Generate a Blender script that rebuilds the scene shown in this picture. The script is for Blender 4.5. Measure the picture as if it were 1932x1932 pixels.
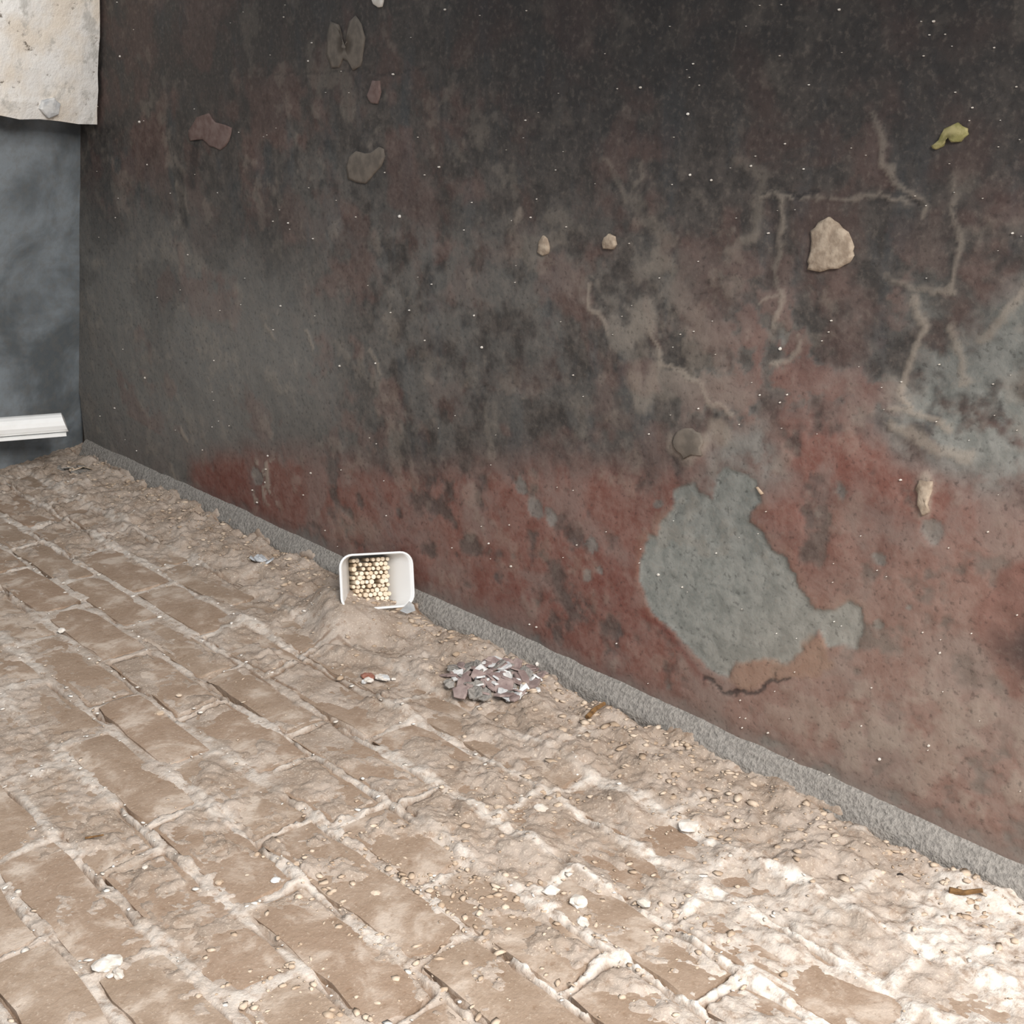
import bpy, bmesh, math, random
import numpy as np
from mathutils import Vector, Matrix

random.seed(7); rng = np.random.default_rng(11)
for o in list(bpy.data.objects): bpy.data.objects.remove(o, do_unlink=True)
scene = bpy.context.scene
COL = scene.collection

# ------------------------------------------------------------------ camera
FPX = 2353.0                       # focal length in pixels of a 1932 px frame
CAM = Vector((2.712, -1.143, 0.80))
def _ray(x, y): return np.array([x-966.0, -(y-966.0), FPX])          # right, up, forward
_X = -_ray(-1290, 172); _X /= np.linalg.norm(_X)                     # along the long wall, towards the viewer
_Y = _ray(3700, 172); _Y -= (_X@_Y)*_X; _Y /= np.linalg.norm(_Y)     # into the long wall
_Z = -np.cross(_X, _Y)                                               # up (camera triple is left handed)
ROT = np.stack([_X, _Y, _Z])
cam_d = bpy.data.cameras.new('camera'); cam = bpy.data.objects.new('camera', cam_d); COL.objects.link(cam)
r3, u3, b3 = ROT[:, 0], ROT[:, 1], -ROT[:, 2]
cam.matrix_world = Matrix(((r3[0], u3[0], b3[0], CAM.x), (r3[1], u3[1], b3[1], CAM.y), (r3[2], u3[2], b3[2], CAM.z), (0, 0, 0, 1)))
cam_d.sensor_width = 36.0; cam_d.lens = 36.0*FPX/1932.0; cam_d.clip_start = 0.01; cam_d.clip_end = 100
scene.camera = cam

# ------------------------------------------------------------------ world, lights, exposure
world = bpy.data.worlds.new('world'); scene.world = world; world.use_nodes = True
wn = world.node_tree.nodes['Background']; wn.inputs[0].default_value = (0.80, 0.90, 1.0, 1); wn.inputs[1].default_value = 0.58
def area(name, loc, target, sx, sy, power, col):
    d = bpy.data.lights.new(name, 'AREA'); d.shape = 'RECTANGLE'; d.size = sx; d.size_y = sy; d.energy = power; d.color = col
    o = bpy.data.objects.new(name, d); COL.objects.link(o); o.location = loc
    o.rotation_euler = (Vector(target)-Vector(loc)).to_track_quat('-Z', 'Y').to_euler(); return o
area('courtyard_daylight', (3.75, -1.05, 1.95), (1.9, -0.35, 0.0), 1.1, 1.1, 145, (1.0, 0.972, 0.94))
scene.view_settings.view_transform = 'Standard'; scene.view_settings.look = 'None'
scene.view_settings.gamma = 1.0; scene.view_settings.exposure = 0.0
try: scene.view_settings.use_curve_mapping = False
except Exception: pass

# ------------------------------------------------------------------ helpers
def hitd(px, py): return Vector(ROT @ _ray(px, py))
def on_floor(px, py, z=0.0):
    d = hitd(px, py); t = (z-CAM.z)/d.z; return CAM+d*t
def on_wall(px, py, y=0.0):
    d = hitd(px, py); t = (y-CAM.y)/d.y; return CAM+d*t
def on_plane(px, py, p0, n):
    d = hitd(px, py); return CAM+d*((p0-CAM).dot(n)/d.dot(n))

def _hash(ix, iy, s):
    h = (ix.astype(np.int64)*374761393 + iy.astype(np.int64)*668265263 + s*1442695041) & 0x7fffffff
    h = ((h ^ (h >> 13))*1274126177) & 0x7fffffff
    h = (h ^ (h >> 16)) & 0xffff
    return h/65535.0
def vnoise(x, y, s=0):
    ix = np.floor(x); iy = np.floor(y); fx = x-ix; fy = y-iy
    ux = fx*fx*fx*(fx*(fx*6-15)+10); uy = fy*fy*fy*(fy*(fy*6-15)+10)
    a = _hash(ix, iy, s); b = _hash(ix+1, iy, s); c = _hash(ix, iy+1, s); d = _hash(ix+1, iy+1, s)
    return (a*(1-ux)+b*ux)*(1-uy)+(c*(1-ux)+d*ux)*uy
def fbm(x, y, o=5, s=0, g=0.5):
    t = 0; a = 1; w = 0
    for i in range(o):
        ca, sa = math.cos(0.7*i), math.sin(0.7*i)
        t = t+a*vnoise((x*ca-y*sa)*2**i+17.3*i, (x*sa+y*ca)*2**i-9.1*i, s+i*31); w += a; a *= g
    return t/w
def sst(a, b, x):
    t = np.clip((x-a)/(b-a), 0, 1); return t*t*(3-2*t)
def seg_dist(px, py, pts):
    best = np.full(px.shape, 1e9)
    for (ax, ay), (bx, by) in zip(pts[:-1], pts[1:]):
        dx, dy = bx-ax, by-ay; L = dx*dx+dy*dy+1e-12
        t = np.clip(((px-ax)*dx+(py-ay)*dy)/L, 0, 1)
        best = np.minimum(best, np.hypot(px-ax-t*dx, py-ay-t*dy))
    return best
def poly_sd(px, py, pts):                       # signed distance, negative inside
    ins = np.zeros(px.shape, bool); n = len(pts)
    for i in range(n):
        ax, ay = pts[i]; bx, by = pts[(i+1) % n]
        if ay == by: continue
        c = ((ay > py) != (by > py)) & (px < (bx-ax)*(py-ay)/(by-ay)+ax); ins ^= c
    d = seg_dist(px, py, list(pts)+[pts[0]])
    return np.where(ins, -d, d)

def mesh_obj(name, verts, faces, mat, parent=None, smooth=False):
    me = bpy.data.meshes.new(name); me.from_pydata([tuple(v) for v in verts], [], [tuple(f) for f in faces]); me.update()
    if mat: me.materials.append(mat)
    if smooth: me.polygons.foreach_set('use_smooth', [True]*len(me.polygons))
    o = bpy.data.objects.new(name, me); COL.objects.link(o)
    if parent: o.parent = parent
    return o
def grid_obj(name, P, mat, attrs=None, parent=None, flip=False):          # P: (n, m, 3)
    n, m, _ = P.shape; me = bpy.data.meshes.new(name)
    idx = np.arange(n*m).reshape(n, m)
    q = np.stack([idx[:-1, :-1], idx[1:, :-1], idx[1:, 1:], idx[:-1, 1:]], -1).reshape(-1, 4)
    if flip: q = q[:, ::-1]
    me.vertices.add(n*m); me.vertices.foreach_set('co', P.reshape(-1).astype(np.float32))
    me.loops.add(q.size); me.loops.foreach_set('vertex_index', q.reshape(-1).astype(np.int32))
    me.polygons.add(len(q)); me.polygons.foreach_set('loop_start', np.arange(0, q.size, 4, dtype=np.int32))
    me.polygons.foreach_set('loop_total', np.full(len(q), 4, np.int32)); me.polygons.foreach_set('use_smooth', np.ones(len(q), bool))
    me.update(calc_edges=True); me.materials.append(mat)
    for k, a in (attrs or {}).items():
        at = me.attributes.new(k, 'FLOAT', 'POINT'); at.data.foreach_set('value', a.reshape(-1).astype(np.float32))
    o = bpy.data.objects.new(name, me); COL.objects.link(o)
    if parent: o.parent = parent
    return o
def tag(o, label=None, cat=None, group=None, kind=None):
    if label: o['label'] = label
    if cat: o['category'] = cat
    if group: o['group'] = group
    if kind: o['kind'] = kind
    return o

def srgb(r, g, b):
    f = lambda c: (c/255/12.92) if c/255 <= 0.04045 else ((c/255+0.055)/1.055)**2.4
    return (f(r), f(g), f(b), 1)
class Mat:
    def __init__(s, name, rough=0.85, spec=0.3):
        s.m = bpy.data.materials.new(name); s.m.use_nodes = True; s.t = s.m.node_tree; s.p = s.t.nodes['Principled BSDF']
        s.p.inputs['Roughness'].default_value = rough; s.p.inputs['Specular IOR Level'].default_value = spec
        s.co = s.t.nodes.new('ShaderNodeNewGeometry').outputs['Position']
    def n(s, t, **k):
        x = s.t.nodes.new(t)
        for a, b in k.items(): setattr(x, a, b)
        return x
    def l(s, a, b): s.t.links.new(a, b)
    def noise(s, scale, detail=4, rough=0.55, dist=0.0, co=None, sc=None):
        x = s.n('ShaderNodeTexNoise'); x.inputs['Scale'].default_value = scale; x.inputs['Detail'].default_value = detail
        x.inputs['Roughness'].default_value = rough; x.inputs['Distortion'].default_value = dist
        c = co or s.co
        if sc:
            mp = s.n('ShaderNodeMapping'); mp.inputs['Scale'].default_value = sc; s.l(c, mp.inputs[0]); c = mp.outputs[0]
        s.l(c, x.inputs['Vector']); return x.outputs['Fac']
    def ramp(s, f, a, b, lo=0.0, hi=1.0):
        x = s.n('ShaderNodeMapRange', interpolation_type='SMOOTHSTEP')
        for i, v in zip((1, 2, 3, 4), (a, b, lo, hi)): x.inputs[i].default_value = v
        s.l(f, x.inputs[0]); return x.outputs[0]
    def attr(s, name): return s.n('ShaderNodeAttribute', attribute_name=name).outputs['Fac']
    def math(s, op, a, b):
        x = s.n('ShaderNodeMath', operation=op)
        for i, v in enumerate((a, b)):
            if isinstance(v, (int, float)): x.inputs[i].default_value = v
            else: s.l(v, x.inputs[i])
        return x.outputs[0]
    def mix(s, f, a, b, mode='MIX'):
        x = s.n('ShaderNodeMix', data_type='RGBA', blend_type=mode)
        for i, v in ((0, f), (6, a), (7, b)):
            if isinstance(v, (int, float, tuple)): x.inputs[i].default_value = v
            else: s.l(v, x.inputs[i])
        return x.outputs[2]
    def col(s, c):
        if isinstance(c, tuple): s.p.inputs['Base Color'].default_value = c
        else: s.l(c, s.p.inputs['Base Color'])
    def bump(s, h, strength=0.4, dist=0.004):
        x = s.n('ShaderNodeBump'); x.inputs['Strength'].default_value = strength; x.inputs['Distance'].default_value = dist
        s.l(h, x.inputs['Height']); s.l(x.outputs[0], s.p.inputs['Normal'])
def plain(name, c1, c2, scale=60, rough=0.85, spec=0.3, bump=0.3, bd=0.002):
    m = Mat(name, rough, spec); f = m.noise(scale, 5); m.col(m.mix(m.ramp(f, 0.35, 0.65), c1, c2)); m.bump(f, bump, bd); return m.m

# ------------------------------------------------------------------ materials
def wall_material():
    m = Mat('old_painted_plaster', 0.62, 0.28)
    f1 = m.noise(9, 6, 0.6, 0.4); f2 = m.noise(38, 6, 0.65, 0.3); f3 = m.noise(150, 5, 0.6); f4 = m.noise(16, 4, 0.6, 0, sc=(1, 1, 0.35))
    dark = m.mix(m.ramp(f2, 0.35, 0.66), srgb(62, 58, 55), srgb(88, 81, 76))
    dark = m.mix(m.math('MULTIPLY', m.ramp(f1, 0.50, 0.62), 0.6), dark, srgb(92, 72, 66))
    dark = m.mix(m.math('MULTIPLY', m.ramp(f4, 0.5, 0.68), 0.5), dark, srgb(72, 76, 78))
    red = m.mix(m.ramp(f2, 0.36, 0.62), srgb(114, 76, 67), srgb(128, 96, 87))
    red = m.mix(m.math('MULTIPLY', m.ramp(f1, 0.45, 0.62), 0.6), red, srgb(126, 110, 103))
    grey = m.mix(m.ramp(f2, 0.35, 0.65), srgb(116, 118, 113), srgb(142, 142, 136))
    c = m.mix(m.math('MULTIPLY', m.attr('dust_sheen'), 0.88), dark, m.mix(f2, srgb(112, 112, 110), srgb(134, 128, 120)))
    c = m.mix(m.attr('red'), c, red)
    c = m.mix(m.attr('deep'), c, srgb(102, 48, 40))
    c = m.mix(m.attr('grey'), c, grey)
    c = m.mix(m.attr('pale'), c, m.mix(f2, srgb(140, 128, 116), srgb(168, 156, 142)))
    c = m.mix(m.attr('orange'), c, srgb(146, 120, 102))
    c = m.mix(m.attr('black'), c, srgb(44, 42, 42))
    c = m.mix(m.math('MULTIPLY', m.ramp(f3, 0.50, 0.74), 0.20), c, srgb(138, 126, 115))
    c = m.mix(m.math('MULTIPLY', m.ramp(f3, 0.46, 0.28), 0.45), c, srgb(40, 36, 34))
    m.col(c)
    m.l(m.ramp(f2, 0.3, 0.7, 0.52, 0.8), m.p.inputs['Roughness'])
    h = m.math('ADD', m.math('MULTIPLY', f2, 0.6), m.math('MULTIPLY', f3, 0.4)); m.bump(h, 0.35, 0.004)
    return m.m
def dirt_material():
    m = Mat('dust_and_mortar', 0.95, 0.12)
    f1 = m.noise(14, 5, 0.6, 0.3); f2 = m.noise(75, 6, 0.65); f3 = m.noise(320, 4, 0.6)
    d = m.mix(m.ramp(f1, 0.38, 0.62), srgb(154, 137, 122), srgb(174, 159, 146))
    mort = m.mix(m.ramp(f2, 0.35, 0.65), srgb(194, 181, 169), srgb(224, 217, 208))
    c = m.mix(m.attr('mortar'), d, mort)
    c = m.mix(m.math('MULTIPLY', m.ramp(f2, 0.47, 0.30), 0.55), c, srgb(128, 102, 80))
    c = m.mix(m.math('MULTIPLY', m.ramp(f3, 0.54, 0.70), 0.5), c, srgb(222, 206, 188))
    c = m.mix(m.attr('gap'), c, srgb(118, 94, 74))
    m.col(c); m.bump(m.math('ADD', m.math('MULTIPLY', f2, 0.7), m.math('MULTIPLY', f3, 0.3)), 0.7, 0.005); return m.m
def brick_material():
    m = Mat('worn_dusty_brick', 0.95, 0.12)
    f1 = m.noise(17, 5, 0.6, 0.4); f2 = m.noise(85, 6, 0.65); f3 = m.noise(300, 4, 0.6)
    rnd = m.n('ShaderNodeObjectInfo').outputs['Random']
    c = m.mix(m.ramp(f1, 0.35, 0.65), srgb(148, 128, 110), srgb(168, 149, 132))
    c = m.mix(m.math('MULTIPLY', rnd, 0.40), c, srgb(146, 120, 100))
    c = m.mix(m.math('MULTIPLY', m.ramp(f1, 0.50, 0.68), 0.6), c, srgb(204, 190, 176))
    c = m.mix(m.math('MULTIPLY', m.ramp(f2, 0.45, 0.28), 0.5), c, srgb(124, 98, 76))
    c = m.mix(m.math('MULTIPLY', m.ramp(f3, 0.56, 0.72), 0.3), c, srgb(216, 200, 182))
    m.col(c); m.bump(m.math('ADD', m.math('MULTIPLY', f2, 0.75), m.math('MULTIPLY', f3, 0.25)), 0.6, 0.004); return m.m
M = {}
M['wall'] = wall_material(); M['dirt'] = dirt_material(); M['brick'] = brick_material()
M['cement'] = plain('grey_cement', srgb(134, 129, 123), srgb(158, 152, 145), 190, 0.9, 0.2, 0.9, 0.005)
M['stone'] = plain('pale_crumb', srgb(172, 150, 128), srgb(206, 188, 168), 40, 0.95, 0.1)
M['chip'] = plain('pale_plaster_chip', srgb(138, 122, 106), srgb(172, 156, 138), 90, 0.9, 0.2, 0.6, 0.003)
M['chipwhite'] = plain('white_lime_chip', srgb(198, 188, 176), srgb(228, 222, 214), 60, 0.9, 0.2)
M['chipgrey'] = plain('dull_plaster_chip', srgb(98, 90, 82), srgb(116, 106, 96), 60, 0.8, 0.25)
M['chippink'] = plain('dull_pink_chip', srgb(104, 84, 78), srgb(122, 104, 98), 60, 0.8, 0.25)
M['lichen'] = plain('yellow_green_flake', srgb(128, 122, 78), srgb(160, 150, 108), 120, 0.9, 0.2)
M['purple'] = plain('purple_grey_paint_flake', srgb(130, 112, 108), srgb(162, 144, 138), 50, 0.85, 0.2)
M['whiteflake'] = plain('whitewash_flake', srgb(190, 190, 190), srgb(224, 222, 218), 50, 0.85, 0.2)
M['redstone'] = plain('red_brown_stone', srgb(130, 82, 66), srgb(160, 116, 100), 90)
M['black'] = plain('black_pebble', srgb(34, 30, 28), srgb(56, 50, 46), 90, 0.6, 0.4)
M['twig'] = plain('brown_twig', srgb(92, 66, 40), srgb(130, 98, 62), 120)
M['lime'] = plain('lime_plaster', srgb(204, 192, 176), srgb(232, 222, 208), 14, 0.92, 0.15, 0.5, 0.006)
M['foil'] = plain('silver_foil', srgb(170, 172, 174), srgb(205, 207, 210), 60, 0.35, 0.6)
M['leftwall'] = plain('blue_grey_paint', srgb(92, 98, 104), srgb(116, 118, 118), 12, 0.6, 0.3)
M['shade_slab'] = plain('dark_masonry', srgb(70, 62, 55), srgb(92, 84, 76), 8)
M['tube'] = plain('white_enamel', srgb(236, 234, 230), srgb(244, 243, 240), 20, 0.4, 0.4, 0.05)

# ------------------------------------------------------------------ long wall
WY = 0.0
def W(pts): return [(p.x, p.z) for p in (on_wall(x, y) for x, y in pts)]
nx, nz = 980, 420
t = np.linspace(0, 1, nx); xs = 3.3 - 3.32*(0.62*t+0.38*t*t)
zs = np.linspace(-0.03, 1.25, nz)
XX, ZZ = np.meshgrid(xs, zs, indexing='ij')
wx = XX+0.030*(fbm(XX*14, ZZ*14, 4, 5)-0.5)+0.010*(fbm(XX*60, ZZ*60, 3, 6)-0.5)
wz = ZZ+0.030*(fbm(XX*14, ZZ*14, 4, 7)-0.5)+0.010*(fbm(XX*60, ZZ*60, 3, 8)-0.5)
n1 = fbm(XX*7, ZZ*7, 5, 21); n2 = fbm(XX*26, ZZ*26, 5, 22, 0.6)
def region(px, soft, shift=0.0):
    return sst(soft, -soft, poly_sd(wx, wz, W(px))+shift)
red = region([(345, 945), (365, 880), (480, 862), (560, 872), (650, 885), (800, 905), (950, 885), (1100, 880), (1230, 900), (1310, 840), (1400, 880), (1470, 800), (1560, 790), (1640, 820), (1760, 880), (1932, 860), (2300, 800), (2300, 2000), (1932, 1800), (600, 1140), (420, 1010)], 0.055)
red = np.clip(red*(0.25+1.25*sst(0.32, 0.64, n2+0.35*(n1-0.5)+0.10)), 0, 1)
up = region([(1380, 540), (1700, 560), (1800, 900), (1300, 900)], 0.12)
red = np.maximum(red, up*sst(0.50, 0.60, n2)*0.75)
red = np.maximum(red, 0.30*sst(0.54, 0.66, fbm(XX*9+3, ZZ*9, 5, 31, 0.6)))
o_ = 1050; p_ = 850; k_ = 0.4565
gp = [(480, 150), (560, 130), (640, 200), (680, 60), (830, 130), (850, 220), (790, 260), (880, 390), (960, 440), (1010, 560), (1060, 640), (1150, 660), (1190, 620), (1250, 640), (1260, 720), (1240, 800), (1130, 820), (1080, 750), (1020, 830), (940, 880), (850, 860), (740, 900), (700, 940), (620, 900), (560, 820), (470, 740), (380, 640), (340, 520), (360, 380), (440, 300), (480, 220)]
gp = [(o_+x*k_, p_+y*k_) for x, y in gp]
wx0, wz0 = XX+0.020*(fbm(XX*38, ZZ*38, 5, 5, .6)-0.5), ZZ+0.020*(fbm(XX*38, ZZ*38, 5, 7, .6)-0.5)
gsd = poly_sd(wx0, wz0, W(gp)); grey = sst(0.003, -0.003, gsd)
for cx, cy, r in [(1108, 1085, 14), (1130, 1080, 12), (1500, 1180, 20), (1660, 1050, 16), (985, 915, 14), (1010, 960, 22), (1040, 975, 18), (1240, 950, 14), (1715, 1140, 10), (1660, 1180, 12), (1480, 640, 16), (485, 900, 12), (1120, 1030, 18), (1590, 930, 30), (1760, 1000, 40)]:
    p = on_wall(cx, cy); q = on_wall(cx+r, cy); rr = (p-q).length*0.62
    grey = np.maximum(grey, sst(rr*1.25, rr*0.8, np.hypot(wx0-p.x, wz0-p.z)+1.6*rr*(n2-0.5))*0.5)
lg = region([(1740, 560), (1830, 620), (2000, 480), (2300, 400), (2300, 900), (1932, 930), (1820, 900), (1700, 850), (1690, 760), (1730, 680)], 0.035)
grey = np.maximum(grey, 0.55*region([(1290, 930), (1350, 820), (1450, 800), (1480, 900), (1400, 950)], 0.02)*sst(.3, .55, n2))
grey = np.maximum(grey, lg*sst(0.30, 0.54, n2)*0.85)
mid = region([(1250, 620), (1420, 560), (1700, 600), (1760, 900), (1500, 960), (1350, 900), (1230, 760)], 0.10)
orange = sst(0.004, -0.004, poly_sd(wx0, wz0, W([(o_+x*k_, p_+y*k_) for x, y in [(700, 940), (740, 895), (850, 850), (940, 875), (1000, 840), (1040, 770), (1110, 790), (1150, 880), (1090, 940), (980, 940), (880, 950), (820, 985), (740, 985)]])))*0.6
orange = np.maximum(orange, 0.18*sst(0.012, 0.002, np.abs(gsd-0.003))*(gsd > 0)*sst(0.42, 0.6, n2))
deep = region([(1848, 1130), (1880, 1085), (1932, 1060), (2050, 1050), (2050, 1330), (1900, 1310), (1870, 1240), (1850, 1190)], 0.006)*0.85
deep = np.maximum(deep, 0.55*sst(0.010, 0.0, seg_dist(wx0, wz0, W([(1245, 1120), (1220, 1160), (1265, 1200), (1300, 1250), (1330, 1290)]))))
deep = np.maximum(deep, region([(360, 890), (480, 880), (520, 960), (430, 985), (370, 950)], 0.03)*0.35)
deep = np.maximum(deep, 0.4*region([(800, 1100), (1000, 1050), (1180, 1040), (1200, 1180), (1050, 1160), (900, 1150)], 0.04)*sst(0.45, 0.6, n2))
black = region([(1890, 1180), (1990, 1150), (1990, 1290), (1900, 1270), (1880, 1230)], 0.02)*0.7*sst(0.35, 0.55, n2)
black = np.maximum(black, 0.28*sst(0.50, 0.66, fbm(XX*5, ZZ*9, 5, 41, 0.6))*sst(0.15, 0.45, ZZ))
soot_shade = region([(700, -300), (850, 150), (1000, 320), (1400, 330), (1600, 350), (1760, 360), (2100, 330), (2300, -400)], 0.20)*0.95  # upper wall: soot, with overhead shade darkened into the colour
soot_shade = np.maximum(soot_shade, 0.60*region([(150, -200), (160, 200), (420, 180), (700, 120), (900, -200)], 0.10))
black = np.maximum(black, soot_shade*(0.65+0.5*(n2-.2)))
for pts, w_, v in [([(o_+x*k_, p_+y*k_) for x, y in [(600, 945), (640, 950), (700, 1000), (760, 995), (830, 1002), (880, 950), (960, 940)]], 0.0022, 0.75),
                   ([(1440, 365), (1475, 358), (1540, 366)], 0.002, 0.8), ([(1715, 372), (1740, 378)], 0.0025, 0.8), ([(250, 146), (500, 138), (700, 135), (1000, 130), (1300, 126), (1932, 115)], 0.0016, 0.55),
                   ([(1660, 225), (1668, 330), (1720, 350)], 0.006, 0.4), ([(1460, 380), (1458, 540)], 0.008, 0.5), ([(340, 330), (345, 420)], 0.014, 0.5), ([(370, 270), (360, 340)], 0.014, 0.5), ([(1672, 520), (1700, 545)], 0.004, 0.6)]:
    black = np.maximum(black, v*sst(w_*1.5, w_*0.5, seg_dist(wx0, wz0, W(pts))))
pale = np.zeros_like(XX)
lines = [([(1648, 215), (1665, 250), (1670, 300), (1690, 340), (1730, 365), (1745, 385), (1740, 405)], .0030, .60), ([(1440, 370), (1470, 362), (1475, 400), (1465, 450), (1463, 540), (1482, 560), (1475, 590), (1465, 620)], .0030, .6),
         ([(1470, 366), (1560, 370), (1620, 371), (1715, 376)], .0016, .5), ([(1805, 330), (1800, 400), (1810, 430), (1800, 500), (1790, 545), (1760, 550), (1710, 540), (1670, 520)], .0030, .5),
         ([(1720, 560), (1732, 600), (1745, 615), (1722, 650), (1708, 690), (1700, 745), (1722, 768)], .0042, .7), ([(1675, 765), (1740, 788), (1795, 808)], .0040, .6), ([(1680, 805), (1750, 840), (1830, 862)], .0055, .5),
         ([(1798, 620), (1812, 680), (1822, 720)], .0045, .6), ([(1940, 530), (1905, 590), (1850, 645)], .0050, .5), ([(1113, 540), (1112, 585), (1140, 598), (1150, 632)], .0030, .55), ([(1228, 620), (1245, 690), (1290, 710), (1325, 738), (1345, 768), (1385, 778)], .0036, .6),
         ([(1195, 715), (1205, 760), (1240, 700)], .012, .42), ([(1510, 640), (1512, 658), (1482, 678), (1455, 684)], .0025, .6), ([(1478, 560), (1430, 575)], .0020, .55), ([(1275, 842), (1300, 862), (1325, 830)], .012, .55), ([(1345, 812), (1365, 822)], .012, .5),
         ([(695, 660), (712, 680), (722, 705)], .004, .5), ([(500, 615), (520, 640)], .004, .45), ([(580, 630), (592, 655)], .004, .5), ([(335, 350), (350, 372)], .006, .45), ([(340, 810), (350, 830)], .006, .6), ([(322, 880), (328, 900)], .006, .5), ([(1745, 905), (1752, 930), (1745, 965)], .0070, .75),
         ([(1140, 300), (1180, 380), (1210, 330)], .004, .3), ([(1210, 330), (1205, 310)], .005, .4), ([(1390, 300), (1440, 330), (1420, 440), (1380, 470)], .006, .3), ([(975, 420), (985, 400)], .004, .45), ([(1240, 480), (1260, 500), (1215, 500)], .010, .35)]
for pts, w_, v in lines:
    pale = np.maximum(pale, v*sst(w_*1.6, w_*0.4, seg_dist(wx0, wz0, W(pts))+0.5*w_*(n2-0.5)))
blot = region([(480, 870), (520, 860), (520, 950), (470, 945)], 0.012)
pale = np.maximum(pale, 0.65*blot*sst(0.56, 0.62, fbm(XX*60, ZZ*60, 4, 77)))
pale = np.maximum(pale, 0.35*region([(640, 960), (720, 985), (710, 1020), (620, 1005)], 0.02))
pale = np.maximum(pale, 0.42*region([(1100, 560), (1260, 520), (1330, 640), (1400, 760), (1250, 720), (1150, 650)], 0.05)*sst(0.40, 0.62, n2))
pale = np.maximum(pale, 0.30*region([(1250, 1350), (1600, 1050), (2100, 1000), (2100, 1800), (1932, 1700)], 0.10))
pale = np.maximum(pale, 0.60*region([(1380, 1300), (1700, 1180), (2100, 1250), (2100, 1800), (1932, 1700), (1500, 1480)], 0.10)*sst(0.40, 0.66, n2))
pale = np.maximum(pale, 0.22*sst(0.60, 0.70, fbm(XX*22+7, ZZ*22, 5, 55, 0.6)))
dust_sheen = region([(100, 380), (330, 420), (640, 560), (660, 820), (400, 920), (150, 900), (60, 700)], 0.18)*1.0  # chalky dust, with a glossy sheen painted in as lighter grey
dust_sheen = np.maximum(dust_sheen, 0.6*mid*sst(0.35, 0.6, n2))
dust_sheen = np.maximum(dust_sheen, 0.35*region([(150, 860), (350, 880), (360, 960), (200, 900)], 0.05))
dust_sheen = np.maximum(dust_sheen, 0.75*sst(.075, .030, ZZ+0.03*(n2-.5)))
dust_sheen = np.maximum(dust_sheen, 0.45*region([(560, 300), (1150, 420), (1350, 560), (1200, 840), (800, 870), (560, 800)], 0.14)*sst(.3, .6, n2))
red = red*(1-0.55*sst(.070, .035, ZZ+0.03*(n2-.5)))
red = red*(1-0.9*grey); red = np.where(poly_sd(XX, ZZ, W([(100, 700), (350, 850), (350, 960), (140, 870)])) < 0, red*0.2, red)
disp = 0.006*(fbm(XX*3, ZZ*3, 3, 3)-0.5)+0.0022*(n2-0.5)+0.0016*pale+0.0012*red-0.0016*grey*0.8-0.002*black
P = np.stack([XX, WY-disp, ZZ], -1)
wall = grid_obj('wall_right', P, M['wall'], dict(red=red, grey=grey, pale=pale, dust_sheen=dust_sheen, orange=orange, deep=deep, black=black), flip=True)
tag(wall, 'long dark plaster wall with worn red oxide paint along its lower part', 'wall', kind='structure')
# solid back so the wall has thickness
def box(name, lo, hi, mat, parent=None):
    x0, y0, z0 = lo; x1, y1, z1 = hi
    v = [(x, y, z) for x in (x0, x1) for y in (y0, y1) for z in (z0, z1)]
    f = [(0, 1, 3, 2), (4, 6, 7, 5), (0, 4, 5, 1), (2, 3, 7, 6), (0, 2, 6, 4), (1, 5, 7, 3)]
    return mesh_obj(name, v, f, mat, parent)
box('masonry_core', (-0.35, 0.012, -0.1), (3.3, 0.25, 1.25), M['shade_slab'], wall)

# plaster chips and patches standing proud of the long wall
def outline_plate(name, pts3, nrm, thick, mat, parent=None, jag=0.0, dome=0.25):
    """plate from an outline: bevelled edge, slightly domed face"""
    c = sum(pts3, Vector())/len(pts3); pts = []
    for a, b in zip(pts3, pts3[1:]+pts3[:1]):
        pts.append(a)
        if jag: m_ = (a+b)/2; pts.append(m_+(m_-c)*random.uniform(-jag, jag))
    n = len(pts); v = []; f = []
    for s_, h in ((1.0, -0.3), (1.0, 0.7), (0.88, 1.0), (0.5, 1.0+dome)):
        v += [c+(p-c)*s_+nrm*thick*(h+(random.uniform(-0.15, 0.15) if s_ < 1 else 0)) for p in pts]
    v.append(c+nrm*thick*(1+dome*1.3))
    for r in range(3):
        for i in range(n): f.append((r*n+i, r*n+(i+1) % n, (r+1)*n+(i+1) % n, (r+1)*n+i))
    for i in range(n): f.append((3*n+i, 3*n+(i+1) % n, 4*n))
    o = mesh_obj(name, v, f, mat, parent)
    bm = bmesh.new(); bm.from_mesh(o.data); bmesh.ops.recalc_face_normals(bm, faces=bm.faces); bm.to_mesh(o.data); bm.free()
    return o
NW = Vector((0, -1, 0))
def wall_y(x, z):
    i = int(np.clip(np.searchsorted(-xs, -x), 0, nx-1)); j = int(np.clip(np.searchsorted(zs, z), 0, nz-1)); return WY-float(disp[i, j])
def on_wall_s(px, py, dy=-0.0006):
    p = on_wall(px, py); p.y = wall_y(p.x, p.z)+dy; return p
def wall_patch(name, px, thick, mat, label, jag=0.06, group=None):
    o = outline_plate(name, [on_wall_s(x, y) for x, y in px], NW, thick, mat, None, jag)
    o.data.polygons.foreach_set('use_smooth', [True]*len(o.data.polygons))
    return tag(o, label, 'plaster', group)
def c2(s, ox, oy, pts): return [(ox+x*s, oy+y*s) for x, y in pts]
wall_patch('plaster_patch', c2(.2754, 1400, 0, [(600, 1485), (660, 1530), (725, 1590), (765, 1690), (765, 1750), (735, 1800), (660, 1840), (540, 1862), (455, 1845), (455, 1790), (475, 1720), (475, 1580), (530, 1520)]), .004, M['chip'], 'largest beige plaster patch, egg-shaped, on the upper right of the dark wall')
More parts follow.
